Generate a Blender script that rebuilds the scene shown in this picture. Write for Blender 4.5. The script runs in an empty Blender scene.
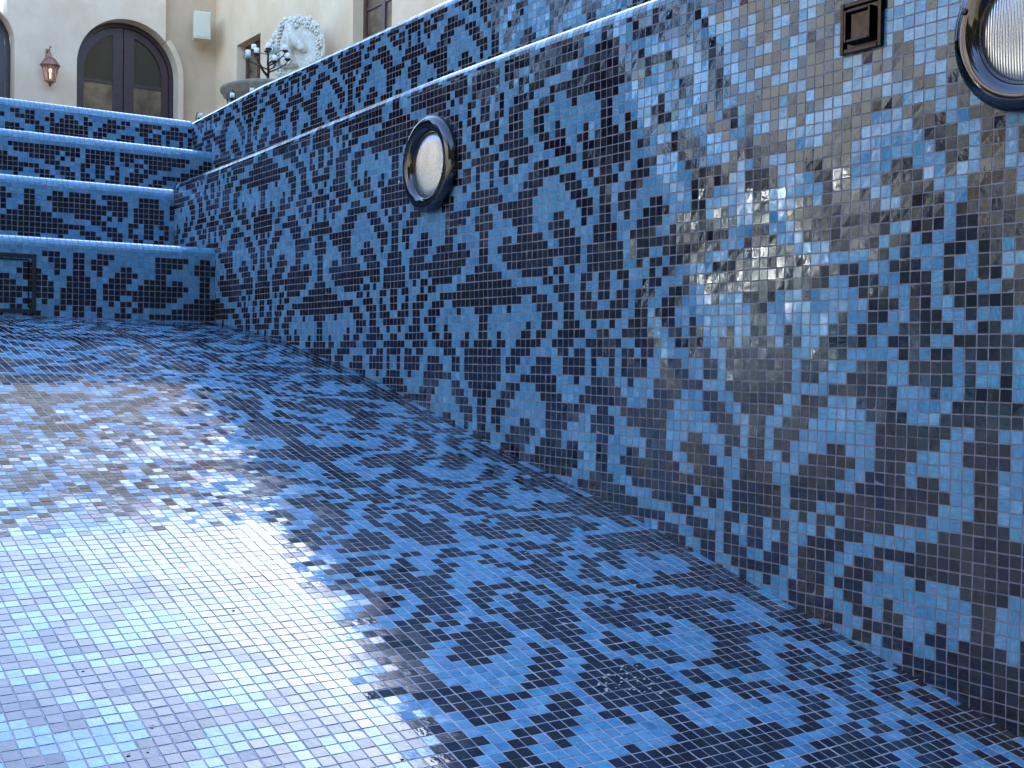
import bpy, bmesh, math, random
import numpy as np
from mathutils import Vector, Matrix

random.seed(7)
rng = np.random.default_rng(11)
sc = bpy.context.scene
COL = sc.collection
T = 0.022                      # tile module
R_ = math.radians

# ------------------------------------------------------------------ helpers
def link(o, parent=None):
    COL.objects.link(o)
    if parent is not None:
        o.parent = parent
    return o

def tag(o, label=None, cat=None, group=None, kind=None):
    if label: o['label'] = label
    if cat: o['category'] = cat
    if group: o['group'] = group
    if kind: o['kind'] = kind
    return o

def lin(a, b, n): return [a + (b-a)*i/n for i in range(n+1)]

def empty(name, loc, rz=0.0):
    o = bpy.data.objects.new(name, None)
    o.empty_display_size = 0.1
    o.location = loc
    o.rotation_euler = (0, 0, rz)
    return link(o)

class MB:
    """collects solids and links them as one mesh object"""
    def __init__(s):
        s.v, s.f, s.sm = [], [], []
    def add(s, verts, faces, smooth=False):
        b = len(s.v)
        s.v += [tuple(p) for p in verts]
        s.f += [tuple(i + b for i in f) for f in faces]
        s.sm += [smooth] * len(faces)
        return s
    def box(s, lo, hi):
        x0, y0, z0 = lo; x1, y1, z1 = hi
        v = [(x0,y0,z0),(x1,y0,z0),(x1,y1,z0),(x0,y1,z0),(x0,y0,z1),(x1,y0,z1),(x1,y1,z1),(x0,y1,z1)]
        return s.add(v, [(0,3,2,1),(4,5,6,7),(0,1,5,4),(1,2,6,5),(2,3,7,6),(3,0,4,7)])
    def lathe(s, prof, seg=24, M=None, smooth=True, cap=True):
        """prof: list of (radius, height) ; axis z, then matrix M"""
        M = M or Matrix.Identity(4)
        v, f = [], []
        n = len(prof)
        for r, h in prof:
            for k in range(seg):
                a = 2*math.pi*k/seg
                v.append(M @ Vector((r*math.cos(a), r*math.sin(a), h)))
        for i in range(n-1):
            for k in range(seg):
                k2 = (k+1) % seg
                f.append((i*seg+k, i*seg+k2, (i+1)*seg+k2, (i+1)*seg+k))
        if cap:
            f.append(tuple(reversed(range(seg))))
            f.append(tuple(range((n-1)*seg, n*seg)))
        return s.add(v, f, smooth)
    def tube(s, pts, rad, seg=8):
        pts = [Vector(p) for p in pts]
        n = len(pts)
        rads = rad if isinstance(rad, (list, tuple)) else [rad]*n
        v, f = [], []
        up = Vector((0.13, 0.21, 0.97))
        for i, p in enumerate(pts):
            d = (pts[min(i+1, n-1)] - pts[max(i-1, 0)]).normalized()
            a = d.cross(up)
            if a.length < 1e-4: a = d.cross(Vector((1, 0, 0)))
            a.normalize(); b = d.cross(a)
            for k in range(seg):
                t = 2*math.pi*k/seg
                v.append(p + (a*math.cos(t) + b*math.sin(t))*rads[i])
        for i in range(n-1):
            for k in range(seg):
                k2 = (k+1) % seg
                f.append((i*seg+k, i*seg+k2, (i+1)*seg+k2, (i+1)*seg+k))
        f.append(tuple(reversed(range(seg)))); f.append(tuple(range((n-1)*seg, n*seg)))
        return s.add(v, f, True)
    def blob(s, c, r, sub=1, jit=0.0, squash=(1,1,1), rr=random):
        bm = bmesh.new()
        bmesh.ops.create_icosphere(bm, subdivisions=sub, radius=1.0)
        bm.verts.ensure_lookup_table()
        v = []
        for q in bm.verts:
            k = 1 + (rr.random()-.5)*jit
            v.append((c[0]+q.co.x*r*k*squash[0], c[1]+q.co.y*r*k*squash[1], c[2]+q.co.z*r*k*squash[2]))
        f = [tuple(x.index for x in g.verts) for g in bm.faces]
        bm.free()
        return s.add(v, f, True)
    def strip(s, us, lo, hi, d0, d1, fn):
        """solid between two curves lo(u) < hi(u), depth d0..d1; fn(u, w, d) -> 3D point"""
        n = len(us); v = []
        for u in us:
            a, b = lo(u), hi(u)
            v += [fn(u, a, d0), fn(u, b, d0), fn(u, b, d1), fn(u, a, d1)]
        f = []
        for i in range(n-1):
            p, q = 4*i, 4*i+4
            for k in range(4):
                k2 = (k+1) % 4
                f.append((p+k, q+k, q+k2, p+k2))
        f += [(0,1,2,3), tuple(4*(n-1)+k for k in (3,2,1,0))]
        return s.add(v, f)
    def build(s, name, mat, parent=None, bevel=0.0):
        me = bpy.data.meshes.new(name)
        me.from_pydata(s.v, [], s.f)
        me.polygons.foreach_set('use_smooth', s.sm)
        me.materials.append(mat)
        bm = bmesh.new(); bm.from_mesh(me)
        bmesh.ops.recalc_face_normals(bm, faces=bm.faces)
        bm.to_mesh(me); bm.free()
        o = bpy.data.objects.new(name, me)
        if bevel:
            m = o.modifiers.new('edge', 'BEVEL'); m.width = bevel; m.segments = 2
            m.limit_method = 'ANGLE'; m.angle_limit = R_(40)
        return link(o, parent)

# ------------------------------------------------------------------ materials
def new_mat(name):
    m = bpy.data.materials.new(name); m.use_nodes = True
    nt = m.node_tree
    return m, nt, nt.nodes['Principled BSDF']

def plain(name, col, rough=0.5, metal=0.0, noise=0.0, nscale=20.0, bump=0.0, bscale=80.0, col2=None, spec=0.5):
    m, nt, b = new_mat(name)
    b.inputs['Roughness'].default_value = rough
    b.inputs['Metallic'].default_value = metal
    b.inputs['Specular IOR Level'].default_value = spec
    tc = nt.nodes.new('ShaderNodeTexCoord')
    if noise > 0 or col2:
        n = nt.nodes.new('ShaderNodeTexNoise'); n.inputs['Scale'].default_value = nscale
        n.inputs['Detail'].default_value = 6; n.inputs['Roughness'].default_value = 0.62
        nt.links.new(tc.outputs['Object'], n.inputs['Vector'])
        r = nt.nodes.new('ShaderNodeValToRGB')
        c2 = col2 or tuple(min(1, c*(1+noise)) for c in col)
        c1 = col if col2 else tuple(c*(1-noise) for c in col)
        r.color_ramp.elements[0].position = .32; r.color_ramp.elements[1].position = .68
        r.color_ramp.elements[0].color = (*c1, 1); r.color_ramp.elements[1].color = (*c2, 1)
        nt.links.new(n.outputs['Fac'], r.inputs['Fac'])
        nt.links.new(r.outputs['Color'], b.inputs['Base Color'])
    else:
        b.inputs['Base Color'].default_value = (*col, 1)
    if bump > 0:
        n2 = nt.nodes.new('ShaderNodeTexNoise'); n2.inputs['Scale'].default_value = bscale
        n2.inputs['Detail'].default_value = 5
        nt.links.new(tc.outputs['Object'], n2.inputs['Vector'])
        bp = nt.nodes.new('ShaderNodeBump'); bp.inputs['Strength'].default_value = bump
        bp.inputs['Distance'].default_value = 0.01
        nt.links.new(n2.outputs['Fac'], bp.inputs['Height'])
        nt.links.new(bp.outputs['Normal'], b.inputs['Normal'])
    return m

def tile_material():
    m, nt, b = new_mat('glass_mosaic')
    L = nt.links.new
    def attr(n):
        a = nt.nodes.new('ShaderNodeAttribute'); a.attribute_name = n; return a.outputs['Fac']
    dark, r1, r2 = attr('dark'), attr('rnd'), attr('rnd2')
    tc = nt.nodes.new('ShaderNodeTexCoord')
    # light tiles
    cr = nt.nodes.new('ShaderNodeValToRGB'); e = cr.color_ramp
    e.elements[0].position = 0; e.elements[0].color = LIGHT[0]
    e.elements[1].position = 1; e.elements[1].color = LIGHT[-1]
    for i, c in enumerate(LIGHT[1:-1]):
        q = e.elements.new((i+1)/(len(LIGHT)-1)); q.color = c
    L(r1, cr.inputs['Fac'])
    # streaks in the glass, direction flips from tile to tile
    def streak(scale):
        mp = nt.nodes.new('ShaderNodeMapping'); mp.inputs['Scale'].default_value = scale
        L(tc.outputs['Object'], mp.inputs['Vector'])
        n = nt.nodes.new('ShaderNodeTexNoise'); n.inputs['Scale'].default_value = 1.0
        n.inputs['Detail'].default_value = 3; n.inputs['Distortion'].default_value = .4
        off = nt.nodes.new('ShaderNodeVectorMath'); off.operation = 'ADD'
        cmb = nt.nodes.new('ShaderNodeCombineXYZ')
        mu = nt.nodes.new('ShaderNodeMath'); mu.operation = 'MULTIPLY'; mu.inputs[1].default_value = 37.0
        L(r2, mu.inputs[0]); L(mu.outputs[0], cmb.inputs[0]); L(mu.outputs[0], cmb.inputs[1]); L(mu.outputs[0], cmb.inputs[2])
        L(mp.outputs[0], off.inputs[0]); L(cmb.outputs[0], off.inputs[1]); L(off.outputs[0], n.inputs['Vector'])
        return n.outputs['Fac']
    sa, sb = streak((260, 260, 60)), streak((60, 60, 300))
    gt = nt.nodes.new('ShaderNodeMath'); gt.operation = 'GREATER_THAN'; gt.inputs[1].default_value = .45
    L(r2, gt.inputs[0])
    mx = nt.nodes.new('ShaderNodeMix'); mx.data_type = 'FLOAT'
    L(gt.outputs[0], mx.inputs['Factor']); L(sa, mx.inputs[2]); L(sb, mx.inputs[3])
    mr = nt.nodes.new('ShaderNodeMapRange'); mr.inputs[1].default_value = .3; mr.inputs[2].default_value = .7
    mr.inputs[3].default_value = .72; mr.inputs[4].default_value = 1.28
    L(mx.outputs[0], mr.inputs[0])
    mm = nt.nodes.new('ShaderNodeMix'); mm.data_type = 'RGBA'; mm.blend_type = 'MULTIPLY'; mm.inputs['Factor'].default_value = 1
    cb = nt.nodes.new('ShaderNodeCombineColor')
    for k in range(3): L(mr.outputs[0], cb.inputs[k])
    L(cr.outputs['Color'], mm.inputs[6]); L(cb.outputs[0], mm.inputs[7])
    # dark tiles
    dr = nt.nodes.new('ShaderNodeValToRGB'); e = dr.color_ramp; e.interpolation = 'LINEAR'
    e.elements[0].position = 0; e.elements[0].color = DARK[0]
    e.elements[1].position = 1; e.elements[1].color = DARK[-1]
    for i, c in enumerate(DARK[1:-1]):
        q = e.elements.new((i+1)/(len(DARK)-1)); q.color = c
    L(r1, dr.inputs['Fac'])
    mc = nt.nodes.new('ShaderNodeMix'); mc.data_type = 'RGBA'
    L(dark, mc.inputs['Factor']); L(mm.outputs[2], mc.inputs[6]); L(dr.outputs['Color'], mc.inputs[7])
    L(mc.outputs[2], b.inputs['Base Color'])
    ro = nt.nodes.new('ShaderNodeMapRange'); ro.inputs[3].default_value = ROUGH[0]; ro.inputs[4].default_value = ROUGH[1]
    L(r2, ro.inputs[0])
    nf = nt.nodes.new('ShaderNodeTexNoise'); nf.inputs['Scale'].default_value = 4.5; nf.inputs['Detail'].default_value = 5
    L(tc.outputs['Object'], nf.inputs['Vector'])
    rf = nt.nodes.new('ShaderNodeMapRange'); rf.inputs[1].default_value = .45; rf.inputs[2].default_value = .75; rf.inputs[3].default_value = 0; rf.inputs[4].default_value = .10
    L(nf.outputs['Fac'], rf.inputs[0])
    ad = nt.nodes.new('ShaderNodeMath'); ad.operation = 'ADD'
    L(ro.outputs[0], ad.inputs[0]); L(rf.outputs[0], ad.inputs[1]); L(ad.outputs[0], b.inputs['Roughness'])
    b.inputs['IOR'].default_value = 1.75
    b.inputs['Specular Tint'].default_value = (.74,.88,1.0,1)
    # hand-poured glass surface: slow ripple
    n2 = nt.nodes.new('ShaderNodeTexNoise'); n2.inputs['Scale'].default_value = 95; n2.inputs['Detail'].default_value = 2
    L(tc.outputs['Object'], n2.inputs['Vector'])
    bp = nt.nodes.new('ShaderNodeBump'); bp.inputs['Strength'].default_value = RIPPLE; bp.inputs['Distance'].default_value = .002
    L(n2.outputs['Fac'], bp.inputs['Height']); L(bp.outputs['Normal'], b.inputs['Normal'])
    return m

LIGHT = [(.058,.188,.325,1), (.072,.215,.36,1), (.090,.242,.385,1), (.084,.255,.37,1), (.115,.24,.395,1), (.124,.295,.435,1)]
DARK = [(.0022,.0040,.0190,1), (.0055,.0042,.0090,1), (.0025,.0052,.0100,1), (.0085,.0042,.0050,1), (.0030,.0034,.0180,1), (.0070,.0046,.0110,1), (.0038,.0055,.0220,1)]
ROUGH = (.055, .16)
RIPPLE = .10
M_TILE = tile_material()
M_GROUT = plain('grout', (.20,.19,.225), .85, noise=.25, nscale=60, bump=.2, bscale=400)

# ------------------------------------------------------------------ the damask pattern, read tile by tile
PAT = {
35:".............##........",34:"##...#####..####.##...#",33:"##..#####..#########..#",32:"###.###############...#",
31:"###.###..##########..##",30:"###..#.##.#####....####",29:"#.##...#.###.....######",28:"#..#..####...##########",
27:"#.##.####..###..#######",26:".##..###..###....#...##",25:"###..###..##..........#",24:".#..####..##..#.......#",
23:"#..######..##.##...#..#",22:"###..#####..####..##.##",21:"##.##.###.....###..####",20:".#.####...###...##.####",
19:".#..#....######....####",18:"###.....####...###..#.#",17:"####...####.....###..##",16:"#..#######.......###..#",
15:"##..######........###.#",14:"##....####....##...##.#",13:"#......###...####..#..#",12:"#...##.#####..####...##",
11:"#..##########..####..##",10:"#...###############.###",9:"##...#########..###.###",8:"####....#####.##.#..###",
7:"######......##.#...##.#",6:"###########...###..#..#",5:"########..###..###.##.#",4:"##...#.....###..##.###.",
3:"#...........###.##..###",2:"#........#..##..###..#.",1:"#..#....##.##..#####..#",0:"##.##..#####..####..###",
-1:"####..####.....##.##.##",-2:"####.###...###..####.#.",-3:"####.##...####..####.#.",-4:"####....#######...#..##",
-5:"###..###...####.....###",-6:"##..###.....####...####",-7:"#..###.......#######..#",-8:"#.###........######..##",
-9:"#.##....##...####....##",-10:"#..#..#####..###......#",-11:"##...#####..####.##...#",-12:"##..#####..#########..#",
-13:"###.###############...#",-14:"###.###..#########...##",-15:"###..#.##.#####....####",-16:"#.##...#.###.....######",
-17:"#..#..####...##########",-18:"#.##.####..###..#######",-19:".###.###..###....#...##",-20:"###..###.###..........#",
-21:".#..####..##..#.......#",-22:"....#####..##.##...#..#",-23:"...#######..####..##.##",-24:"..##..###..##.###..####",
-25:".##..######.....#######",-26:"..#..##...###..########",-27:"##...#..####...########",-28:"#..##.####..##..#######",
}
PA = np.zeros((64, 23), dtype=np.int8)
for r, line in PAT.items():
    PA[r+28] = [1 if ch == '#' else 0 for ch in line]

def pattern(s, r):
    s = np.asarray(s).astype(int); r = np.asarray(r).astype(int)
    m = np.mod(s, 45)
    c = np.where(m < 23, m, np.where(m < 38, 45-m, 44-m))
    return PA[np.mod(r+28, 64), np.clip(c, 0, 22)]

# ------------------------------------------------------------------ mosaic surfaces built tile by tile
def mosaic(name, quads, dark, parent=None, tilt=.010, seed=1, arc=None, wave=1.0, grout=None):
    """quads (N,4,3): the outline of each tile module, counter-clockwise seen from the front"""
    g = np.random.default_rng(seed)
    P = np.asarray(quads, dtype=np.float64); N = len(P)
    u = P[:,1]-P[:,0]; v = P[:,3]-P[:,0]
    lu = np.linalg.norm(u, axis=1); lv = np.linalg.norm(v, axis=1)
    ok = (lu > .004) & (lv > .003)
    P, u, v, lu, lv = P[ok], u[ok], v[ok], lu[ok], lv[ok]; dark = np.asarray(dark)[ok]; N = len(P)
    arc = np.zeros(N, dtype=bool) if arc is None else np.asarray(arc, dtype=bool)[ok]
    un = u/lu[:,None]; vn = v/lv[:,None]
    nn = np.cross(un, vn); nn /= np.linalg.norm(nn, axis=1)[:,None]
    # the sheets were laid by hand: slow waves in the bed
    C0 = P.reshape(-1,3); n0 = np.repeat(nn, 4, axis=0)
    wv = np.zeros(len(C0))
    for am, lam, ph in ((.0011,.41,.3), (.0008,.23,1.7), (.00045,.12,4.1)):
        q = 2*math.pi/lam
        wv += am*np.sin(q*(C0[:,0]*.83+C0[:,1]*.71+C0[:,2]*.31)+ph)*np.cos(q*(C0[:,2]*.93-C0[:,1]*.52+C0[:,0]*.44)+ph*2.3)
    P = P + (n0*wv[:,None]).reshape(P.shape)*np.where(arc, 0, wave)[:,None,None]
    # sheet joints: every sheet of tiles sits a hair off its neighbours
    cc = np.floor(P.mean(axis=1)/(15*T) + .371).astype(np.int64)
    hs = (cc[:,0]*73856093) ^ (cc[:,1]*19349663) ^ (cc[:,2]*83492791)
    o1 = (np.mod(hs, 1009)/1009. - .5)*.0013; o2 = (np.mod(hs//7, 997)/997. - .5)*.0013
    o1[arc] = 0; o2[arc] = 0
    PS = P + (un*o1[:,None] + vn*o2[:,None])[:,None,:]
    sg = np.array([[-1,-1],[1,-1],[1,1],[-1,1]])
    jit = g.normal(0, .00030, (N,2)); jit[arc] = 0
    ga = .00075 + g.random(N)*.00040
    gv = np.where(arc, .00002, ga); bev = np.where(arc, .00002, .0004); tilt = np.where(arc, tilt*.3, tilt)
    bot = np.empty((N,4,3)); top = np.empty((N,4,3))
    ta, tb = g.normal(0, 1, N)*tilt, g.normal(0, 1, N)*tilt
    lift = .00055 + np.where(arc, 0, g.normal(0, .00012, N))
    for k in range(4):
        a, b2 = sg[k]
        base = PS[:,k] - un*(a*ga)[:,None] - vn*(b2*gv)[:,None] + un*jit[:,:1] + vn*jit[:,1:]
        bot[:,k] = base - nn*.0004
        h = lift + ta*a*lu/2 + tb*b2*lv/2
        top[:,k] = base - un*(a*.0004) - vn*(b2*bev)[:,None] + nn*h[:,None]
    V = np.concatenate([bot, top, P], axis=1).reshape(-1,3)      # 12 per tile
    base = (np.arange(N)*12)[:,None,None]
    fc = np.array([[4,5,6,7],[0,1,5,4],[1,2,6,5],[2,3,7,6],[3,0,4,7],[8,9,10,11]])[None]
    F = (base + fc).reshape(-1,4)
    me = bpy.data.meshes.new(name)
    me.vertices.add(len(V)); me.vertices.foreach_set('co', V.ravel())
    me.loops.add(F.size); me.loops.foreach_set('vertex_index', F.ravel().astype(np.int32))
    me.polygons.add(len(F))
    me.polygons.foreach_set('loop_start', (np.arange(len(F))*4).astype(np.int32))
    mi = np.tile(np.array([0,0,0,0,0,1], dtype=np.int32), N)
    me.polygons.foreach_set('material_index', mi)
    me.polygons.foreach_set('use_smooth', np.zeros(len(F), dtype=bool))
    me.materials.append(M_TILE); me.materials.append(grout or M_GROUT)
    for nm, val in (('dark', dark.astype(np.float32)), ('rnd', g.random(N).astype(np.float32)), ('rnd2', g.random(N).astype(np.float32))):
        at = me.attributes.new(nm, 'FLOAT', 'FACE')
        at.data.foreach_set('value', np.repeat(val, 6).astype(np.float32))
    me.update(calc_edges=True)
    o = bpy.data.objects.new(name, me)
    return link(o, parent)

def quadgrid(pa, pb):
    pass

ZR = .0275                                     # the tile courses sit a little above eye level
S0 = 120.8                                     # wall column that faces the camera
def ys(s): return (S0 - s)*T
def interp(y, tab):
    xs = [a for a, _ in tab]; zs = [b for _, b in tab]
    return np.interp(y, xs, zs)
FLOOR_TAB = [(-3.0,-1.02),(-.4,-.92),(.3,-.77),(1.085,-.590),(1.32,-.531),(1.55,-.470),(1.82,-.402),(2.155,-.322),
             (2.57,-.234),(2.925,-.150),(3.22,-.080),(3.57,-.012),(3.8,.034),(4.15,.082),(4.6,.130),(6.0,.16)]
def zfloor(y): return interp(y, FLOOR_TAB)
LOW_TOP = [(-5,.796),(2.5,.796),(2.92,.792),(3.12,.788),(3.51,.777),(4.16,.760),(5.09,.740),(5.6,.735)]
UP_TOP = [(-5,1.20),(5.0,1.196),(5.9,1.168)]
X_UP = .35

def wall_patch(x, y_far, y_near, r_lo, r_hi, top_tab, zbot, pr, rad=.030, depth=.35, rowshift=0):
    """vertical tile face looking to -x with a rounded coping and a flat top going back by depth"""
    s_a, s_b = int(math.ceil(S0 - y_far/T)), int(S0 - y_near/T)
    Q, D, A = [], [], []
    for s in range(s_a, s_b):
        ya, yb = ys(s), ys(s+1)
        ta, tb = float(interp(ya, top_tab)), float(interp(yb, top_tab))
        zb = zbot((ya+yb)/2)
        r = r_lo
        last = r_lo
        while r < r_hi:
            z0, z1 = r*T + ZR, (r+1)*T + ZR
            if z1 < zb - .03: r += 1; continue
            if z0 > min(ta, tb) - rad - .005: break
            a1, b1 = min(z1, ta-rad), min(z1, tb-rad)
            if ta - rad - z1 < .005: a1, b1 = ta-rad, tb-rad
            Q.append([(x,ya,z0),(x,yb,z0),(x,yb,b1),(x,ya,a1)]); D.append((s, r+rowshift))
            last = r; r += 1
        A += [0]*(len(Q)-len(A))
        seg = 5
        for k in range(seg):
            t0, t1 = math.pi/2*k/seg, math.pi/2*(k+1)/seg
            f = lambda t, y, tp: (x + rad - rad*math.cos(t), y, tp - rad + rad*math.sin(t))
            Q.append([f(t0,ya,ta), f(t0,yb,tb), f(t1,yb,tb), f(t1,ya,ta)]); D.append((s, last+1+(k>2)+rowshift)); A.append(1)
        xx = x + rad; k = 0
        while xx < x + depth - .004:
            x2 = min(xx+T, x+depth)
            Q.append([(xx,ya,ta),(xx,yb,tb),(x2,yb,tb),(x2,ya,ta)]); D.append((s, last+3+k+rowshift)); xx = x2; k += 1
    D = np.array(D); A += [0]*(len(Q)-len(A))
    return Q, pattern(D[:,0], D[:,1]), A

# lower pool wall
Q, D, A = wall_patch(0.0, 5.12, -1.2, -46, 40, LOW_TOP, zfloor, None, depth=X_UP)
o = mosaic('mosaic_wall', Q, D, tilt=.011, seed=3, arc=A)
tag(o, 'long lower pool wall in blue and black damask glass mosaic, holding the two round lights', 'pool wall', kind='thing')
# upper, set-back wall
Q, D, A = wall_patch(X_UP, 5.88, -1.2, 33, 60, UP_TOP, lambda y: .74, None, depth=.30, rowshift=-29)
o = mosaic('mosaic_wall', Q, D, tilt=.011, seed=4, arc=A)
tag(o, 'low set-back mosaic parapet wall above and behind the lower pool wall', 'pool wall', kind='thing')

# pool floor
X_L = -2.6
def floor_patch():
    # walk along the profile in tile steps from the first riser towards the camera
    pts = [4.6]; y = 4.6
    while y > -2.2:
        d = .002
        sl = (zfloor(y-d)-zfloor(y))/d
        y -= T/math.sqrt(1+sl*sl); pts.append(y)
    pts = np.array(pts); z = zfloor(pts)
    n = int(-X_L/T)
    Q, D = [], []
    for j in range(len(pts)-1):
        y1, y0 = pts[j], pts[j+1]; z1, z0 = z[j], z[j+1]
        for i in range(n):
            xa, xb = -(i+1)*T, -i*T
            Q.append([(xa,y0,z0),(xb,y0,z0),(xb,y1,z1),(xa,y1,z1)]); D.append((i-24, j-150))       # the floor pattern runs towards the shallow end
    D = np.array(D)
    return Q, pattern(D[:,0], D[:,1])
Q, D = floor_patch()
o = mosaic('pool_floor', Q, D, tilt=.010, seed=5, wave=.28, grout=plain('floor_grout', (.33,.32,.36), .85, noise=.25, nscale=30, bump=.2, bscale=400))
tag(o, kind='structure')

# steps
stairs = empty('pool_steps', (-1.3, 4.6, .13))
tag(stairs, 'four broad mosaic steps with pale rounded edges closing the far end of the pool', 'steps', kind='thing')
def place(o, root):
    o.parent = root
    o.matrix_parent_inverse = Matrix.Translation(-Vector(root.location))
    return o
STEPS = [(4.6, .05, .425, 0.0, 5.09), (5.09, .40, .712, 0.0, 5.58), (5.58, .69, .978, X_UP, 5.86), (5.86, .95, 1.168, X_UP, 6.5)]
S_CORNER = int(S0 - 4.6/T)
for k, (y, z0, zt, xr, yb) in enumerate(STEPS):
    rad = .036
    n = int((xr - X_L)/T)
    Q, D, A, LAST = [], [], [], []
    r0 = math.floor(z0/T)
    for i in range(n):
        xb = xr - i*T; xa = xb - T
        s = S_CORNER - 1 - i - (0 if xr == 0 else -16) + 3*k
        r = r0; last = r
        while r*T < zt - rad - .006:
            a, b2 = r*T, min((r+1)*T, zt-rad)
            if zt - rad - (r+1)*T < .006: b2 = zt-rad
            Q.append([(xa,y,a),(xb,y,a),(xb,y,b2),(xa,y,b2)]); D.append((s, r+5*k)); last = r; r += 1
        A += [0]*(len(Q)-len(A)); LAST.append(len(Q)-1)
        seg = 5
        for q in range(seg):
            t0, t1 = math.pi/2*q/seg, math.pi/2*(q+1)/seg
            f = lambda t, x: (x, y + rad - rad*math.cos(t), zt - rad + rad*math.sin(t))
            Q.append([f(t0,xa), f(t0,xb), f(t1,xb), f(t1,xa)]); D.append((s, 1000)); A.append(1)
        yy = y + rad
        while yy < yb - .004:
            y2 = min(yy+T, yb)
            Q.append([(xa,yy,zt),(xb,yy,zt),(xb,y2,zt),(xa,y2,zt)]); D.append((s, 1000)); yy = y2
    D = np.array(D); dk = pattern(D[:,0], D[:,1]); dk[D[:,1] >= 900] = 0; dk[np.arange(len(dk))[np.array(LAST)]] = 0; A += [0]*(len(Q)-len(A))
    place(mosaic('step', Q, dk, seed=20+k, arc=A), stairs)
# low kerb along the open left side, following the slope of the floor
Q, D = [], []
n = int((4.6+1.2)/T)
for j in range(n):
    y1 = 4.6 - j*T; y0 = y1 - T
    za, zb = float(zfloor(y0))+.05, float(zfloor(y1))+.05
    Q.append([(X_L,y0,za-.06),(X_L,y1,zb-.06),(X_L,y1,zb),(X_L,y0,za)]); D.append((j, 3))
    for k in range(9):
        Q.append([(X_L-(k+1)*T,y0,za),(X_L-k*T,y0,za),(X_L-k*T,y1,zb),(X_L-(k+1)*T,y1,zb)]); D.append((j, 36+k))
    for k in range(20):
        h0, h1 = k*T, (k+1)*T
        Q.append([(X_L-9*T,y1,zb-h1),(X_L-9*T,y0,za-h1),(X_L-9*T,y0,za-h0),(X_L-9*T,y1,zb-h0)]); D.append((j, 30-k))
D = np.array(D)
o = mosaic('mosaic_wall', Q, pattern(D[:,0], D[:,1]), seed=31)
tag(o, 'low blue mosaic kerb wall along the open left side of the pool', 'pool wall', kind='thing')

# ------------------------------------------------------------------ materials of everything else
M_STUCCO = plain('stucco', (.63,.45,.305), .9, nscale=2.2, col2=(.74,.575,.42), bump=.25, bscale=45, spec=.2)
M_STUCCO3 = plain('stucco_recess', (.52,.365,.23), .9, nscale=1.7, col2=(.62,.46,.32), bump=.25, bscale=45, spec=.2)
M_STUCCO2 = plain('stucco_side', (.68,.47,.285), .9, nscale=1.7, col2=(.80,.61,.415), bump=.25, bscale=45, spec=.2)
M_WOOD = plain('door_wood', (.042,.020,.024), .35, noise=.35, nscale=14)
M_WOOD2 = plain('window_wood', (.085,.034,.026), .4, noise=.35, nscale=14)
M_GLASS = plain('window_glass', (.016,.014,.010), .04)
M_GLASSB = plain('warm_opaque_pane', (.15,.098,.055), .06, noise=.6, nscale=4)  # opaque; the warm brown stands in for reflections in the glass
M_STONE = plain('carved_stone', (.56,.49,.38), .85, nscale=12, col2=(.84,.78,.66), bump=.3, bscale=90)
M_TABLE = plain('weathered_stone', (.16,.15,.11), .75, nscale=22, col2=(.27,.25,.19), bump=.4, bscale=120)
M_TERR = plain('terrace_paving', (.34,.30,.24), .8, nscale=3, col2=(.44,.39,.31), bump=.2, bscale=60)
M_LAWN = plain('dry_lawn', (.10,.10,.045), .95, nscale=8, col2=(.20,.17,.09), bump=.5, bscale=60)
M_CHROME = plain('polished_steel', (.085,.08,.085), .07, metal=1.0)
M_BRONZE = plain('dark_bronze', (.030,.025,.024), .14, metal=1.0, noise=.3, nscale=60)
M_IRON = plain('wrought_iron', (.045,.042,.038), .45, metal=.6, noise=.3, nscale=80)
M_COPPER = plain('aged_copper', (.32,.17,.12), .35, metal=.9, noise=.35, nscale=60)
M_WAX = plain('white_wax', (.85,.85,.82), .4)
M_GREENGLASS = plain('green_glass', (.42,.55,.46), .12)
M_SPK = plain('offwhite_plastic', (.64,.56,.40), .5)
M_GRILLE = plain('speaker_grille', (.57,.51,.38), .55, noise=.15, nscale=200)
M_GASKET = plain('black_rubber', (.012,.012,.014), .5)
M_LEAF = plain('leaf', (.045,.075,.018), .55, nscale=4, col2=(.16,.15,.05))
M_BARK = plain('bark', (.12,.09,.06), .9, noise=.3, nscale=20)
M_ROOF = plain('clay_tile', (.30,.12,.07), .8, noise=.3, nscale=12)

def lens_material():
    m, nt, b = new_mat('ribbed_lens')
    b.inputs['Base Color'].default_value = (.70,.71,.73,1)
    b.inputs['Roughness'].default_value = .14
    b.inputs['Metallic'].default_value = .8
    tc = nt.nodes.new('ShaderNodeTexCoord')
    w = nt.nodes.new('ShaderNodeTexWave'); w.bands_direction = 'Y'; w.inputs['Scale'].default_value = 62
    w.inputs['Distortion'].default_value = .3
    nt.links.new(tc.outputs['Object'], w.inputs['Vector'])
    bp = nt.nodes.new('ShaderNodeBump'); bp.inputs['Strength'].default_value = .55; bp.inputs['Distance'].default_value = .002
    nt.links.new(w.outputs['Fac'], bp.inputs['Height']); nt.links.new(bp.outputs['Normal'], b.inputs['Normal'])
    return m
M_LENS = lens_material()
def glow(name, col, s):
    m, nt, b = new_mat(name)
    b.inputs['Base Color'].default_value = (*col, 1)
    b.inputs['Emission Color'].default_value = (*col, 1)
    b.inputs['Emission Strength'].default_value = s
    return m
M_FLAME = glow('lit_bulb', (1.0,.62,.36), .5)
def amber_glass():
    m, nt, b = new_mat('lantern_glass')
    b.inputs['Base Color'].default_value = (.85,.60,.52,1)
    b.inputs['Roughness'].default_value = .1
    b.inputs['Transmission Weight'].default_value = .75
    b.inputs['IOR'].default_value = 1.2
    return m
M_LANTERN = amber_glass()

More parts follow.
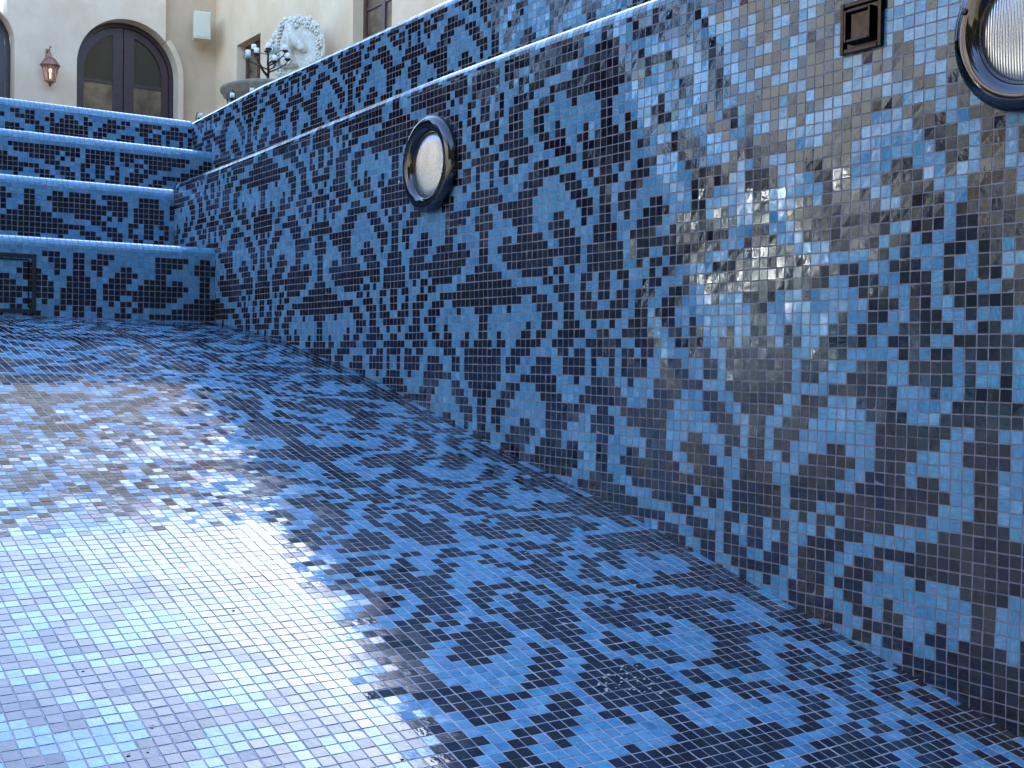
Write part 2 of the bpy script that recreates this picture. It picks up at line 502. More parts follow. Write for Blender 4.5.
# ------------------------------------------------------------------ pool lights on the lower wall
def pool_light(loc, label, ring_rad=.136):
    root = empty('pool_light', loc)
    tag(root, label, 'pool light', 'round pool lights in the mosaic wall')
    M = Matrix.Rotation(-math.pi/2, 4, 'Y')          # lathe axis -> -x
    k = ring_rad/.136
    prof = [(.1335,0)] + [(.1125+.0240*math.cos(t), .010+.021*math.sin(t)) for t in lin(-.35, math.pi+.5, 22)]
    MB().lathe([(r*k, h) for r, h in prof], 64, M, cap=False).build('trim_ring', M_CHROME, root)
    MB().lathe([(.094*k,.001),(.0935*k,.009),(.089*k,.010),(.086*k,.0075)], 64, M, cap=False).build('gasket', M_GASKET, root)
    MB().lathe([(.0885*k,.005),(.085*k,.0085),(.070*k,.0115),(.05*k,.0135),(.025*k,.0145),(.001,.015)], 64, M, cap=False).build('lens', M_LENS, root)
    for a in (200, 20):
        c = Vector((-.0305, math.cos(R_(a))*.114*k, math.sin(R_(a))*.114*k))
        MB().lathe([(.0055,0),(.0055,.003),(.004,.0045),(.001,.0048)], 14, Matrix.Translation(c) @ M).build('screw', M_IRON, root)
    return root
pool_light((0.0, 2.924, .544), 'round chrome pool light seen obliquely in the middle of the mosaic wall')
pool_light((0.0, 1.090, .532), 'large chrome-ringed pool light with ribbed lens in the upper right corner')

# ------------------------------------------------------------------ square bronze fitting
root = empty('bronze_wall_fitting', (0, 1.425, .604))
tag(root, 'small square bronze fitting with nested frames, set in the mosaic beside the large light', 'fitting')
def sq_ring(o, i, d0, d1):
    m = MB()
    m.box((-d1,-o,-o),(-d0,-i,o)); m.box((-d1,i,-o),(-d0,o,o)); m.box((-d1,-i,i),(-d0,i,o)); m.box((-d1,-i,-o),(-d0,i,-i))
    return m
sq_ring(.046,.037,-.001,.010).build('outer_frame', M_BRONZE, root, .0015)
MB().box((-.004,-.0368,-.0368),(0,.0368,.0368)).build('back_plate', M_BRONZE, root)
sq_ring(.029,.024,.0042,.020).build('inner_frame', M_BRONZE, root, .0012)
MB().box((-.012,-.0238,-.0238),(-.0042,.0238,.0238)).build('cover', M_BRONZE, root, .001)

# skimmer hatch frame in the lowest riser
root = empty('skimmer_hatch', (-.83, 4.6, .25))
tag(root, 'dark square hatch frame around mosaic tiles in the lowest step riser', 'hatch')
m = MB(); w, h, b2 = .150, .108, .015
for lo, hi in (((-w,-.006,h-b2),(w,-.0022,h)), ((-w,-.006,-h),(w,-.0022,-h+b2)), ((-w,-.006,-h+b2),(-w+b2,-.0022,h-b2)), ((w-b2,-.006,-h+b2),(w,-.0022,h-b2))):
    m.box(lo, hi)
m.build('frame', M_GASKET, root, .001)
m = MB(); m.box((w-.028,-.0045,-h+.022),(w-.024,-.0022,h-.022)); m.box((-w+.02,-.0045,h-.024),(w-.028,-.0022,h-.020))
m.build('lid_edge', M_BRONZE, root)

# ------------------------------------------------------------------ ground, terrace
def slab(name, lo, hi, mat):
    return tag(MB().box(lo, hi).build(name, mat), kind='structure')
slab('terrace', (.66,-12,-1.4),(40,60,1.12), M_TERR)
slab('terrace', (-2.80,6.52,-1.4),(.655,60,1.118), M_TERR)
slab('lawn', (-60,-12,-1.4),(-2.82,60,-.42), M_LAWN)
MB_ = MB(); MB_.add([(-900,-900,-1.45),(900,-900,-1.45),(900,900,-1.45),(-900,900,-1.45)], [(0,1,2,3)])
tag(MB_.build('ground', M_LAWN), kind='structure')

# ------------------------------------------------------------------ the house
Z0 = 1.10
YF = 15.2; YR = 15.36; XW = 4.05
house = empty('villa', (3.0, YF, Z0))
tag(house, 'cream stucco villa with dark brown arched door and side windows behind the pool', 'house', kind='thing')
hp = lambda o: place(o, house)
AC, AR, AS = 2.865, .635, 3.55             # door arch: centre x, radius, spring height
HT = 7.5
def arch(cx, r, s):
    return lambda x: s + math.sqrt(max(0, r*r - (x-cx)**2))
def arcx(cx, r, n=36, a0=math.pi, a1=0): return [cx + r*math.cos(a0 + (a1-a0)*i/n) for i in range(n+1)]
FXZ = lambda u, w, d: (u, d, w)
XA = 3.33                                   # where the front layer of the facade ends
XLE = 1.42                                 # left end of the tall facade
m = MB()
AC2, AR2, AS2 = 1.05, .46, 3.68
m.strip(lin(XLE, AC2+AR2-.0005, 10), arch(AC2, AR2, AS2), lambda x: HT, YF, YF+.22, FXZ)
m.box((AC2+AR2, YF, Z0), (AC-AR, YF+.22, HT))
us = [x for x in arcx(AC, AR) if x < XA] + [XA]
m.strip(us, arch(AC, AR, AS), lambda x: HT, YF, YF+.22, FXZ)
hp(m.build('facade', M_STUCCO))
m = MB()
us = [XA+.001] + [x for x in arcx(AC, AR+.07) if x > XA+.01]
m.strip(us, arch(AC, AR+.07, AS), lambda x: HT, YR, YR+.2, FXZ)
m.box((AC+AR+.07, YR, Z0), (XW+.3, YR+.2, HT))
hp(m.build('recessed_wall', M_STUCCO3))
# rim of the arch right of the front layer
m = MB()
cx, r0, r1 = AC, AR, AR+.068
v, f = [], []
angs = [a for a in lin(R_(42), 0, 14)]
ringpts = [(cx+r0*math.cos(a), AS+r0*math.sin(a), cx+r1*math.cos(a), AS+r1*math.sin(a)) for a in angs] + [(cx+r0, Z0, cx+r1, Z0)]
for a, b2, c, d in ringpts:
    v += [(a, YF+.012, b2), (c, YF+.012, d), (c, YF+.30, d), (a, YF+.30, b2)]
for i in range(len(ringpts)-1):
    for k in range(4):
        f.append((4*i+k, 4*i+4+k, 4*i+4+(k+1)%4, 4*i+(k+1)%4))
f += [(0,1,2,3), tuple(4*(len(ringpts)-1)+k for k in (3,2,1,0))]
hp(m.add(v, f).build('arch_rim', M_STUCCO))

def arched_door(cx, r, spring, yd, zb, mats, name='arched_door'):
    """double door filling an arch: jamb, two leaves with glazing"""
    jamb = .055
    root = MB()
    us = arcx(cx, r, 40)
    rr = r - jamb
    # jamb: left, right, head
    root.strip(lin(cx-r, cx-rr, 3), lambda x: zb, arch(cx, r, spring), yd, yd+.12, FXZ)
    root.strip(lin(cx+rr, cx+r, 3), lambda x: zb, arch(cx, r, spring), yd, yd+.12, FXZ)
    root.strip(arcx(cx, rr, 40), arch(cx, rr, spring), arch(cx, r, spring), yd+.002, yd+.118, FXZ)
    dr = hp(root.build(name, mats[0]))
    for sgn in (-1, 1):
        x_out, x_in = cx + sgn*(rr-.004), cx + sgn*.006
        lo, hi = min(x_out, x_in), max(x_out, x_in)
        st_in, st_out = .125, .085
        gi, go = x_in + sgn*st_in, x_out - sgn*st_out
        glo, ghi = min(gi, go), max(gi, go)
        rg = rr - .095
        aO, aG = arch(cx, rr-.004, spring), arch(cx, rg, spring)
        m = MB(); y0, y1 = yd+.03, yd+.085
        m.strip(lin(lo, glo, 6), lambda x: zb+.01, aO, y0, y1, FXZ)
        m.strip(lin(ghi, hi, 6), lambda x: zb+.01, aO, y0, y1, FXZ)
        m.strip(lin(glo, ghi, 20), lambda x: max(aG(x), spring-.2), aO, y0+.001, y1-.001, FXZ)
        m.box((glo, y0+.001, zb+.01), (ghi, y1-.001, zb+.32))
        m.box((glo, y0+.008, spring-.15), (ghi, y1-.008, spring-.11))
        m.box((glo, y0+.008, spring-1.15), (ghi, y1-.008, spring-1.11))
        lf = m.build('door_leaf', mats[0]); lf.parent = dr
        mm = MB(); mm.strip(lin(glo+.0, ghi-.0, 20), lambda x: spring-.13, lambda x: max(aG(x), spring-.12)+.004, y0+.022, y0+.03, FXZ)
        p = mm.build('upper_pane', mats[1]); p.parent = lf
        mm = MB(); mm.box((glo, y0+.022, zb+.3), (ghi, y0+.03, spring-.13))
        p = mm.build('lower_pane', mats[2]); p.parent = lf
        mm = MB()
        if sgn > 0:
            mm.tube([(x_in+.045, y0-.03, 2.1), (x_in+.045, y0-.035, 2.3)], .009)
            mm.tube([(x_in+.045, y0, 2.12), (x_in+.045, y0-.03, 2.12)], .007)
            mm.tube([(x_in+.045, y0, 2.28), (x_in+.045, y0-.03, 2.28)], .007)
            p = mm.build('handle', M_IRON); p.parent = lf
    return dr
arched_door(AC, AR, AS, YF+.20, Z0, (M_WOOD, M_GLASS, M_GLASSB))
# lower wing on the far left with the second arched door
m = MB()
aw = arch(AC2, AR2, AS2)
m.strip([x for x in arcx(AC2, AR2, 60) if x < XLE] + [XLE-.001], aw, lambda x: max(3.95, aw(x)+.012), YF+.03, YF+.22, FXZ)
m.box((AC2-AR2-2.4, YF+.03, Z0), (AC2-AR2, YF+.22, 3.95))
hp(m.build('side_wing', M_STUCCO))
arched_door(AC2, AR2-.002, AS2, YF+.21, Z0, (M_WOOD, M_GLASS, M_GLASSB))

# the wing along the right, with windows
W1 = (13.86, 14.62, 2.35, 3.93)
W2 = (10.56, 11.40, 2.20, 4.35)
W3 = (7.2, 8.04, 2.20, 4.35)
WT = 5.55
FYZ = lambda u, w, d: (d, u, w)
m = MB()
cuts = sorted([W1, W2, W3])
yprev = -5.0
for (a, b2, z0, z1) in cuts:
    m.box((XW, yprev, Z0), (XW+.28, a, WT))
    m.box((XW, a, Z0), (XW+.28, b2, z0)); m.box((XW, a, z1), (XW+.28, b2, WT))
    yprev = b2
m.box((XW, yprev, Z0), (XW+.28, YR, WT))
hp(m.build('side_wall', M_STUCCO2))
for (a, b2, z0, z1) in cuts:
    fr = .055; x0, x1 = XW+.12, XW+.19
    m = MB()
    m.box((x0,a,z0),(x1,a+fr,z1)); m.box((x0,b2-fr,z0),(x1,b2,z1)); m.box((x0,a+fr,z1-fr),(x1,b2-fr,z1)); m.box((x0,a+fr,z0),(x1,b2-fr,z0+fr))
    c = (a+b2)/2
    m.box((x0+.01,c-.035,z0+fr),(x1-.01,c+.035,z1-fr))
    nz = 3
    for k in range(1, nz):
        zz = z1 - (z1-z0)*k/nz*.98
        m.box((x0+.015,a+fr,zz-.016),(x1-.015,c-.035,zz+.016)); m.box((x0+.015,c+.035,zz-.016),(x1-.015,b2-fr,zz+.016))
    w = hp(m.build('window', M_WOOD2))
    p = MB().box((x0+.03,a+fr,z0+fr),(x0+.036,b2-fr,z1-fr)).build('pane', M_GLASSB); p.parent = w
    s_ = MB().box((XW-.03,a-.04,z0-.06),(XW+.12,b2+.04,z0)).build('sill', M_STUCCO2); s_.parent = w
# roofs
m = MB(); m.box((XW-.25,-5.2,WT),(XW+6,YF-.05,WT+.12)); hp(m.build('roof', M_ROOF))
m = MB(); m.box((XLE-.05,YF-.25,HT),(XW+7,YF+6,HT+.14)); hp(m.build('roof', M_ROOF))
m = MB(); m.box((XW+.28,-5.0,Z0),(XW+5.5,YF,WT)); m.box((XLE+.3,YF+.5,Z0),(XW+6.5,YF+5.5,HT)); hp(m.build('rear_block', M_STUCCO2))

# ------------------------------------------------------------------ wall lantern
LS = .80
lan = empty('wall_lantern', (1.885, YF-.13, 3.25))
tag(lan, 'copper carriage lantern, lit, hanging on the stucco left of the arched door', 'lantern')
m = MB(); m.lathe([(.012,-.075),(.030,-.06),(.018,-.045),(.05,-.02),(.085,.0),(.085,.012),(.045,.014)], 6, smooth=False)
m.build('base_finial', M_COPPER, lan)
m = MB()
for k in range(6):
    a = math.pi/3*k
    m.tube([(.072*math.cos(a),.072*math.sin(a),.01),(.125*math.cos(a),.125*math.sin(a),.235)], .006, 5)
m.build('cage', M_COPPER, lan)
MB().lathe([(.066,.012),(.118,.232)], 6, smooth=False, cap=False).build('glass', M_LANTERN, lan)
MB().lathe([(.142,.228),(.146,.244),(.125,.262),(.108,.295),(.078,.335),(.035,.362),(.018,.375),(.022,.395),(.008,.41)], 24).build('cap', M_COPPER, lan)
m = MB(); m.lathe([(.012,.05),(.012,.13)], 10); m.blob((0,0,.165), .022, 2, squash=(1,1,1.5)); m.build('bulb', M_FLAME, lan)
m = MB()
sc_pts = [(.0, .0, .40)] + [(0, -.012+.045*math.sin(t)*1.0, .47+.05*-math.cos(t)) for t in lin(0, 4.2, 14)]
m.tube(sc_pts, .008, 6)
m.tube([(0,.0,.40),(0,.05,.46),(0,.11,.50),(0,.155,.46)], .009, 6)
m.box((-.03,.148,.38),(.03,.158,.52))
m.build('bracket', M_COPPER, lan)
lan.scale = (LS, LS, LS)

# speaker
spk = empty('wall_speaker', (3.765, YR-.26, 4.05), R_(-14))
tag(spk, 'off-white box speaker mounted high in the corner of the villa wall', 'speaker')
MB().box((-.105,-.085,0),(.105,.10,.35)).build('cabinet', M_SPK, spk, .008)
MB().box((-.092,-.093,.02),(.092,-.0855,.33)).build('grille', M_GRILLE, spk, .003)
m = MB(); m.tube([(0,.10,.18),(0,.20,.18)], .02, 8); m.box((-.04,.195,.12),(.04,.215,.24)); m.build('bracket', M_SPK, spk)

# ------------------------------------------------------------------ carved medallion
med = empty('stone_medallion', (3.745, 12.1, 3.313), R_(30))
med.scale = (.50,.50,.50)
tag(med, 'round white carved stone medallion with horse head and flower wreath by the villa wall', 'medallion')
rr = random.Random(5)
MX = Matrix.Rotation(-math.pi/2, 4, 'Y')
MB().lathe([(.70,0),(.73,.02),(.73,.05),(.66,.06),(.52,.05),(.001,.055)], 48, MX, cap=False).build('disc', M_STONE, med)
m = MB()
def flower(m, y, z, r, x=-.08):
    n = rr.choice((5,6,7)); a0 = rr.random()*6
    for k in range(n):
        a = a0 + 2*math.pi*k/n
        m.blob((x-.01*rr.random(), y+math.cos(a)*r*.62, z+math.sin(a)*r*.62), r*.46, 1, .2, (.55,1,1), rr)
    m.blob((x-.035, y, z), r*.34, 1, .1, (.8,1,1), rr)
for k in range(24):
    a = 2*math.pi*k/24 + rr.uniform(-.07,.07)
    rad = .615 + rr.uniform(-.03,.03)
    flower(m, rad*math.cos(a), rad*math.sin(a), rr.uniform(.065,.11), -.075-.03*rr.random())
for k in range(70):
    a = rr.random()*6.283; rad = rr.uniform(.49,.74)
    m.blob((-.06-.03*rr.random(), rad*math.cos(a), rad*math.sin(a)), rr.uniform(.03,.055), 1, .5, (.7,rr.uniform(.6,1.4),rr.uniform(.6,1.4)), rr)
m.build('flower_wreath', M_STONE, med)
# horse head in relief, muzzle to the right and down (in the picture)
outline = [(.30,-.46),(.34,-.20),(.33,.02),(.27,.20),(.20,.33),(.19,.44),(.13,.37),(.08,.35),(.02,.26),(-.08,.12),(-.20,-.02),(-.25,-.10),(-.24,-.17),(-.17,-.20),(-.08,-.14),(.00,-.08),(.06,-.10),(.07,-.20),(.02,-.34),(-.04,-.46)]
def relief(m, pts, x0, x1, inset):
    c = Vector((sum(p[0] for p in pts)/len(pts), sum(p[1] for p in pts)/len(pts)))
    layers = [(0,x0),(0,x0+(x1-x0)*.55),(inset*.45,x0+(x1-x0)*.86),(inset,x1)]
    v, n = [], len(pts)
    for ins, x in layers:
        for p in pts:
            q = Vector(p); d = (c-q); q2 = q + d.normalized()*min(ins, d.length*.5)
            v.append((-x, q2.x, q2.y))
    f = []
    for i in range(len(layers)-1):
        for k in range(n):
            f.append((i*n+k, i*n+(k+1)%n, (i+1)*n+(k+1)%n, (i+1)*n+k))
    f.append(tuple(range((len(layers)-1)*n, len(layers)*n)))
    m.add(v, f, True)
outline = [(a*1.12-.02, b2*1.12+.13) for a, b2 in outline]
m = MB(); relief(m, outline, .03, .24, .07)
m.blob((-.235,.07,.36), .034, 1, 0, (.6,1,1), rr); m.blob((-.225,-.23,.0), .026, 1, 0, (.5,1,1), rr); m.tube([(-.235,.16,.30),(-.25,.20,.16),(-.235,.13,.06),(-.215,.02,.05)], [.012,.03,.03,.012], 7); m.tube([(-.21,-.27,-.02),(-.225,-.17,-.035),(-.215,-.10,.0)], .013, 6)
for k in range(11):
    t = k/10; y = .22+.13*math.sin(t*1.5)+.02; z = .36 - .75*t
    z += .17; m.tube([(-.20,y-.03,z+.05),(-.265,y+.03,z+.02),(-.22,y+.11,z-.05),(-.10,y+.15,z-.13)], [.02,.034,.03,.008], 6)
m.build('horse_head', M_STONE, med)
MB().lathe([(.34,-4.38),(.34,-4.2),(.24,-4.1),(.20,-2.5),(.22,-.9),(.30,-.78),(.30,-.66)], 24, Matrix.Translation((.12,0,0))).build('pedestal', M_STONE, med)

# ------------------------------------------------------------------ stone table with candle tree
tab = empty('stone_table', (1.72, 7.95, 1.12))
tag(tab, 'weathered round stone table just behind the parapet, carrying the candle tree', 'table')
MB().lathe([(.02,.665),(.30,.665),(.36,.675),(.385,.69),(.372,.70),(.40,.715),(.405,.735),(.39,.745),(.001,.745)], 40).build('table_top', M_TABLE, tab)
MB().lathe([(.22,0),(.22,.06),(.15,.10),(.09,.20),(.11,.35),(.08,.50),(.13,.62),(.20,.665)], 24).build('pedestal', M_TABLE, tab)

def candle(m_wax, m_cup, c, r=.016, h=.034):
    m_wax.lathe([(r*.86,.004),(r*.9,h*.8),(r*.75,h*.96),(.002,h)], 12, Matrix.Translation(c))
    m_cup.lathe([(.004,-.012),(r*.7,-.006),(r*1.12,.002),(r*1.14,h*.13)], 12, Matrix.Translation(c), cap=True)
TX, TY, TZ = 1.63, 7.93, 1.865
tree = empty('candle_tree', (TX, TY, TZ))
tag(tree, 'wrought iron candle tree with white candles in cups standing on the stone table', 'candelabra')
m = MB(); m.lathe([(.035,0),(.042,.02),(.046,.05),(.05,.055),(.05,.062),(.02,.064)], 20); m.build('pot', M_TABLE, tree)
PXM = .0071
cand = [(252.5,52.6,.03),(248.8,60.4,-.03),(259,60.4,-.09),(263.8,51,.10),(270.9,55.7,-.10),(283,52.2,.05),(287.3,62.7,-.02),(276.3,56.9,-.06),(276.7,67.8,-.10)]
br = MB()
br.tube([(0,0,.055),(.004,0,.12),(-.002,.002,.19),(.003,0,.25)], [.010,.009,.0075,.006], 8)
rx = Vector((.823,-.568,0)); dp = Vector((.568,.823,0))
cps = []
for i, (px, py, d) in enumerate(cand):
    off = rx*((px-267.5)*PXM) + dp*d
    z = (86-py)*PXM + .035
    c = Vector((off.x, off.y, z)); cps.append(c)
    z0 = .08 + .10*((i*5) % 9)/9
    mid = Vector((off.x*.45, off.y*.45, z0 + (z-z0)*.35 - .008))
    q = Vector((off.x*.85, off.y*.85, z-.035))
    br.tube([(0,0,z0), mid, q, c - Vector((0,0,.012))], [.006,.005,.004,.0035], 6)
    # leaf scroll past the cup
    o2 = Vector((off.x*1.25, off.y*1.25, z-.005))
    br.tube([q, (q+o2)/2 - Vector((0,0,.018)), o2, o2 + Vector((0,0,.014)) - off*.1], [.0035,.003,.003,.002], 5)
br.tube([(0,0,.24), rx*-.12 + Vector((0,0,.262))], .003, 5); br.tube([(0,0,.24), rx*.10 + Vector((0,0,.272))], .003, 5)
br.build('branches', M_IRON, tree)
for i, c in enumerate(cps):
    w, cu = MB(), MB()
    candle(w, cu, c, .0205, .046)
    cup = cu.build('cup', M_GREENGLASS if i in (1,7) else M_IRON, tree)
    ww = w.build('candle', M_GREENGLASS if i == 7 else M_WAX, cup)

# small scroll candle holders along the parapet
def holder(loc, sc_, rz, label):
    h = empty('candle_holder', loc, rz)
    tag(h, label, 'candle holder', 'small scroll candle holders behind the parapet')
    m = MB()
    for sgn in (-1, 1):
        pts = [(sgn*(.006+.004*t + .022*sc_*math.sin(t)), 0, .012*sc_ + sc_*(.04*t/3.2 + .016*(1-math.cos(t)))) for t in lin(0, 3.6, 12)]
        m.tube(pts, .0028, 6)
    m.tube([(-.032*sc_,0,.004),(.032*sc_,0,.004)], .003, 6); m.tube([(0,-.025,.004),(0,.025,.004)], .003, 6)
    m.tube([(0,0,.004),(0,0,.05*sc_)], .0032, 6)
    m.build('scroll_stand', M_IRON, h)
    w, cu = MB(), MB(); candle(w, cu, Vector((0,-.004,.055*sc_)), .013, .03)
    cu.build('cup', M_IRON, h); w.build('candle', M_WAX, h)
holder((.475, 6.10, 1.172), 1.0, .7, 'small iron scroll candle holder nearest the top step')
holder((.500, 5.72, 1.19), 1.45, .7, 'taller iron scroll candle holder between two smaller ones on the parapet')
holder((.520, 5.52, 1.196), 1.2, .9, 'dark scroll candle holder closest to the stone table')

# plaster specks left on the floor
m = MB(); rs = random.Random(21)
for k in range(70):
    if k < 42: x, y = -.54 + rs.gauss(0,.034), 1.43 + rs.gauss(0,.022)
    else: x, y = -rs.uniform(.1,1.5), rs.uniform(1.1,2.6)
    r = rs.uniform(.0008,.0026)
    m.blob((x, y, float(zfloor(y))+.0025), r, 1, .6, (1.4,.8,.5), rs)
tag(m.build('plaster_specks', plain('plaster', (.62,.60,.58), .9)), 'scattered white plaster specks on the blue pool floor', 'debris', kind='stuff')

# ------------------------------------------------------------------ garden at the open left side (out of view, built for what the tiles mirror)
def leafy(name, c, rad, n, label, cat, group=None, trunk=True, mat=None):
    root = empty(name, (c[0], c[1], -.42)); tag(root, label, cat, group)
    g = np.random.default_rng(int(abs(c[0]*100)+abs(c[1]*10)))
    cl = g.normal(0, 1, (26, 3)); cl /= np.linalg.norm(cl, axis=1)[:,None]
    cl *= (g.random((26,1))**.4)*np.array(rad)*.75
    idx = g.integers(0, 26, n)
    p = cl[idx] + g.normal(0, .16, (n,3))*np.array(rad)
    p[:,2] += c[2]+.42
    u = g.normal(0,1,(n,3)); u /= np.linalg.norm(u,axis=1)[:,None]
    w = np.cross(u, g.normal(0,1,(n,3))); w /= np.linalg.norm(w,axis=1)[:,None]
    sz = (.05+.06*g.random(n))[:,None]
    V = np.stack([p-u*sz, p-w*sz*.5, p+u*sz, p+w*sz*.5], axis=1).reshape(-1,3)
    me = bpy.data.meshes.new('crown'); me.from_pydata(V.tolist(), [], [(4*i,4*i+1,4*i+2,4*i+3) for i in range(n)])
    me.materials.append(mat or M_LEAF); link(bpy.data.objects.new('crown', me), root)
    if trunk:
        MB().tube([(0,0,-.05),(.04,.02,(c[2]+.42)*.5),(0,0,c[2]+.42)], [.12,.09,.05], 8).build('trunk', M_BARK, root)
M_EVER = plain('evergreen_needles', (.010,.018,.008), .7, nscale=3, col2=(.035,.045,.018))
def evergreen(c, h, r, n, label, group, zb=-.42):
    root = empty('added_evergreen', (c[0], c[1], zb)); tag(root, label, 'tree', group)
    g = np.random.default_rng(int(abs(c[0]*130)+abs(c[1]*17)))
    t = g.random(n)**.8
    rad = r*(1-.72*t**1.6)*(g.random(n)**.35)
    a = g.random(n)*2*math.pi
    p = np.stack([rad*np.cos(a), rad*np.sin(a), .15+h*t], axis=1)
    u = g.normal(0,1,(n,3)); u[:,2] = np.abs(u[:,2])+.4; u /= np.linalg.norm(u,axis=1)[:,None]
    w = np.cross(u, g.normal(0,1,(n,3))); w /= np.linalg.norm(w,axis=1)[:,None]
    sz = (.14+.14*g.random(n))[:,None]
    V = np.stack([p-u*sz, p-w*sz*.45, p+u*sz, p+w*sz*.45], axis=1).reshape(-1,3)
    me = bpy.data.meshes.new('crown'); me.from_pydata(V.tolist(), [], [(4*i,4*i+1,4*i+2,4*i+3) for i in range(n)])
    me.materials.append(M_EVER); link(bpy.data.objects.new('crown', me), root)
    MB().tube([(0,0,-.05),(0,0,h*.8)], [.14,.04], 8).build('trunk', M_BARK, root)
for k, (x, y, h, r) in enumerate([(-3.6,9.6,4.6,1.1),(-5.2,9.0,4.2,1.15),(-6.7,10.6,5.0,1.3),(-4.4,12.2,5.2,1.3),(-1.7,13.2,4.0,1.0),(-1.15,9.6,3.6,.85),(-2.35,10.9,4.0,1.0)]):
    evergreen((x,y), h, r, 3400, 'dark evergreen tree added between the pool steps and the lawn to block mirrored sky', 'evergreens added beside the pool steps', 1.12 if x > -2.6 else -.42)  # added out of view so the wall mirrors dark trees instead of sky
for k in range(7):
    evergreen((-7.5+1.9*k, -7.2-.5*(k%2)), 7.6+.6*(k%3), 1.7, 3600, 'tall dark evergreen of the added screen behind the camera, darkening the step risers', 'added evergreen screen behind the pool')  # unseen screen added to darken what the risers mirror
for k in range(6):
    evergreen((-8.4-.5*(k%2), -6.4+1.55*k), 6.6+.5*(k%3), 1.35, 3400, 'tall dark evergreen added opposite the pool to cut skylight on the mosaic wall', 'evergreens added along the garden wall')  # unseen, added to block skylight falling on the wall
leafy('garden_tree', (-8.6, 11.6, 2.3), (1.5,1.5,1.2), 4600, 'loose tree on the lawn left of the villa, leaves coloured gold for sunlit glints', 'tree', mat=plain('sunlit_gold_leaf', (.16,.10,.03), .5, nscale=4, col2=(.42,.24,.06)))  # gold leaf colour stands in for warm sun on the foliage
gh = empty('guest_house', (-9.2, 6.6, -.42)); tag(gh, 'sunlit cream guest house with added white portal across the lawn from the pool', 'house', kind='thing')
MB().box((-4,-4.4,0),(0,4.3,5.2)).build('wall', plain('cream_render', (.36,.335,.30), .9, nscale=1.5, col2=(.44,.415,.37)), gh)
MB().box((-4.4,-4.8,5.2),(.35,4.7,5.4)).build('roof', M_ROOF, gh)
M_WHITE = plain('white_paint', (.84,.81,.74), .6)
m = MB(); m.box((0,2.80,0),(.18,3.05,2.3)); m.box((0,3.75,0),(.18,4.0,2.3)); m.box((0,2.75,2.3),(.2,4.05,2.6)); m.box((.0,3.05,.02),(.03,3.75,2.3))
m.build('portal', M_WHITE, gh)  # white portal added out of view to brighten the mirrored glint
# unseen window added in the portal, tilted as a reflector; it throws the sun on to the pool wall
pc = Vector((.16, 3.40, 1.70)); sd_ = Vector((math.sin(R_(42))*math.cos(R_(33)), math.cos(R_(42))*math.cos(R_(33)), math.sin(R_(33))))
tv = (Vector((0,1.6,.22)) - (pc + Vector((-9.2,6.6,-.42)))).normalized(); nv = (tv+sd_).normalized()
ax = Vector((0,0,1)).cross(nv).normalized(); ay = nv.cross(ax)
def pane_box(m, a0, a1, b0, b1, d0, d1):
    c = [pc + ax*a + ay*b + nv*d for d in (d0,d1) for a, b in ((a0,b0),(a1,b0),(a1,b1),(a0,b1))]
    return m.add(c, [(0,3,2,1),(4,5,6,7),(0,1,5,4),(1,2,6,5),(2,3,7,6),(3,0,4,7)])
m = MB(); pane_box(m,-.34,-.28,-.40,.40,-.03,.01); pane_box(m,.28,.34,-.40,.40,-.03,.01); pane_box(m,-.28,.28,.34,.40,-.03,.01); pane_box(m,-.28,.28,-.40,-.34,-.03,.01)
f_ = m.build('added_glint_window', M_WHITE, gh)
pane_box(MB(),-.28,.28,-.34,.34,-.012,-.006).build('pane', plain('glint_glass', (.03,.03,.03), .14), f_)
for yy in (-2.9, -.5, 1.0):
    f_ = MB().box((.0,yy,2.2),(.04,yy+.8,3.9)).build('window', M_WOOD2, gh)
    MB().box((.04,yy+.08,2.28),(.05,yy+.72,3.82)).build('pane', M_GLASSB, f_)
gw = tag(MB().box((-7.3,-4,-.42),(-7.0,7.2,1.42)).build('added_garden_wall', plain('tan_render', (.205,.21,.18), .9, nscale=3, col2=(.27,.275,.235))), 'long olive-tan wall added beyond the lawn for its reflection in the tiles', 'garden wall', kind='thing')  # unseen wall added so the tiles mirror an even olive-grey

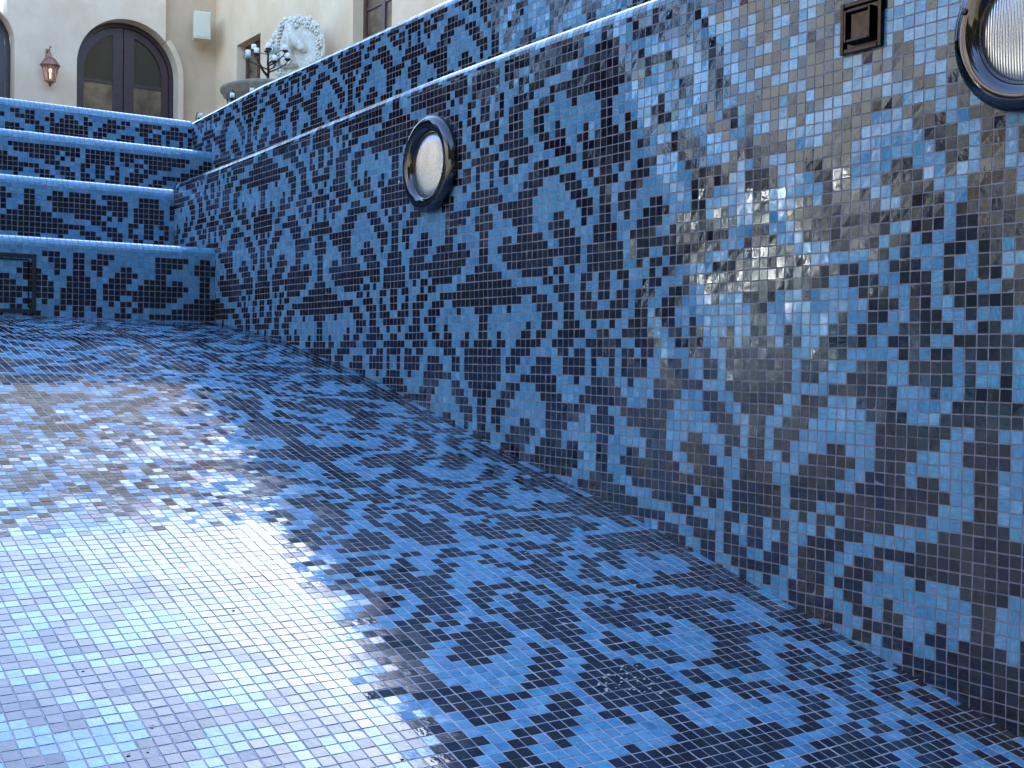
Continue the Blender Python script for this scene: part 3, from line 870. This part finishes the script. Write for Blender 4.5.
# ------------------------------------------------------------------ camera
f_px = 1200.0
d1 = np.array([-829.,-36.,1200.]); d1 /= np.linalg.norm(d1)        # world +y in image axes (x right, y down, z forward)
d2 = np.array([1737.,-3.,1200.]); d2 -= d2.dot(d1)*d1; d2 /= np.linalg.norm(d2)
up = np.cross(d2, d1)
if up[1] > 0: up = -up
Rw = np.array([d2, d1, up])                                          # rows: world axes
cam_x, cam_y, cam_z = Rw[:,0], -Rw[:,1], -Rw[:,2]
M = Matrix([[cam_x[i], cam_y[i], cam_z[i], 0] for i in range(3)] + [[0,0,0,1]])
M.translation = Vector((-79.1*T, 0, 0))
cd = bpy.data.cameras.new('camera'); cd.sensor_width = 36; cd.lens = 36*f_px/1024
cd.clip_start = .02; cd.clip_end = 3000
cam = bpy.data.objects.new('camera', cd); cam.matrix_world = M; link(cam)
sc.camera = cam

# ------------------------------------------------------------------ light
AZ, EL = 42.0, 33.0            # sun: degrees right of +y, above the horizon
w = bpy.data.worlds.new('World'); sc.world = w; w.use_nodes = True
nt = w.node_tree
sky = nt.nodes.new('ShaderNodeTexSky'); sky.sky_type = 'NISHITA'; sky.sun_disc = False
sky.sun_elevation = R_(EL); sky.sun_rotation = R_(AZ)
sky.air_density = 1.0; sky.dust_density = .6; sky.ozone_density = 2.5
nt.links.new(sky.outputs['Color'], nt.nodes['Background'].inputs['Color'])
nt.nodes['Background'].inputs['Strength'].default_value = .15
ld = bpy.data.lights.new('sun', 'SUN'); ld.energy = 4.0; ld.angle = R_(.5); ld.color = (1.0,.93,.82)
sun = bpy.data.objects.new('sun', ld); link(sun)
sd = Vector((math.sin(R_(AZ))*math.cos(R_(EL)), math.cos(R_(AZ))*math.cos(R_(EL)), math.sin(R_(EL))))
sun.rotation_euler = sd.to_track_quat('Z', 'Y').to_euler()
sc.view_settings.view_transform = 'Standard'; sc.view_settings.look = 'None'
sc.view_settings.gamma = 1.0; sc.view_settings.use_curve_mapping = False
sc.view_settings.exposure = 3.0
sc.render.film_transparent = False
sc.cycles.max_bounces = 8
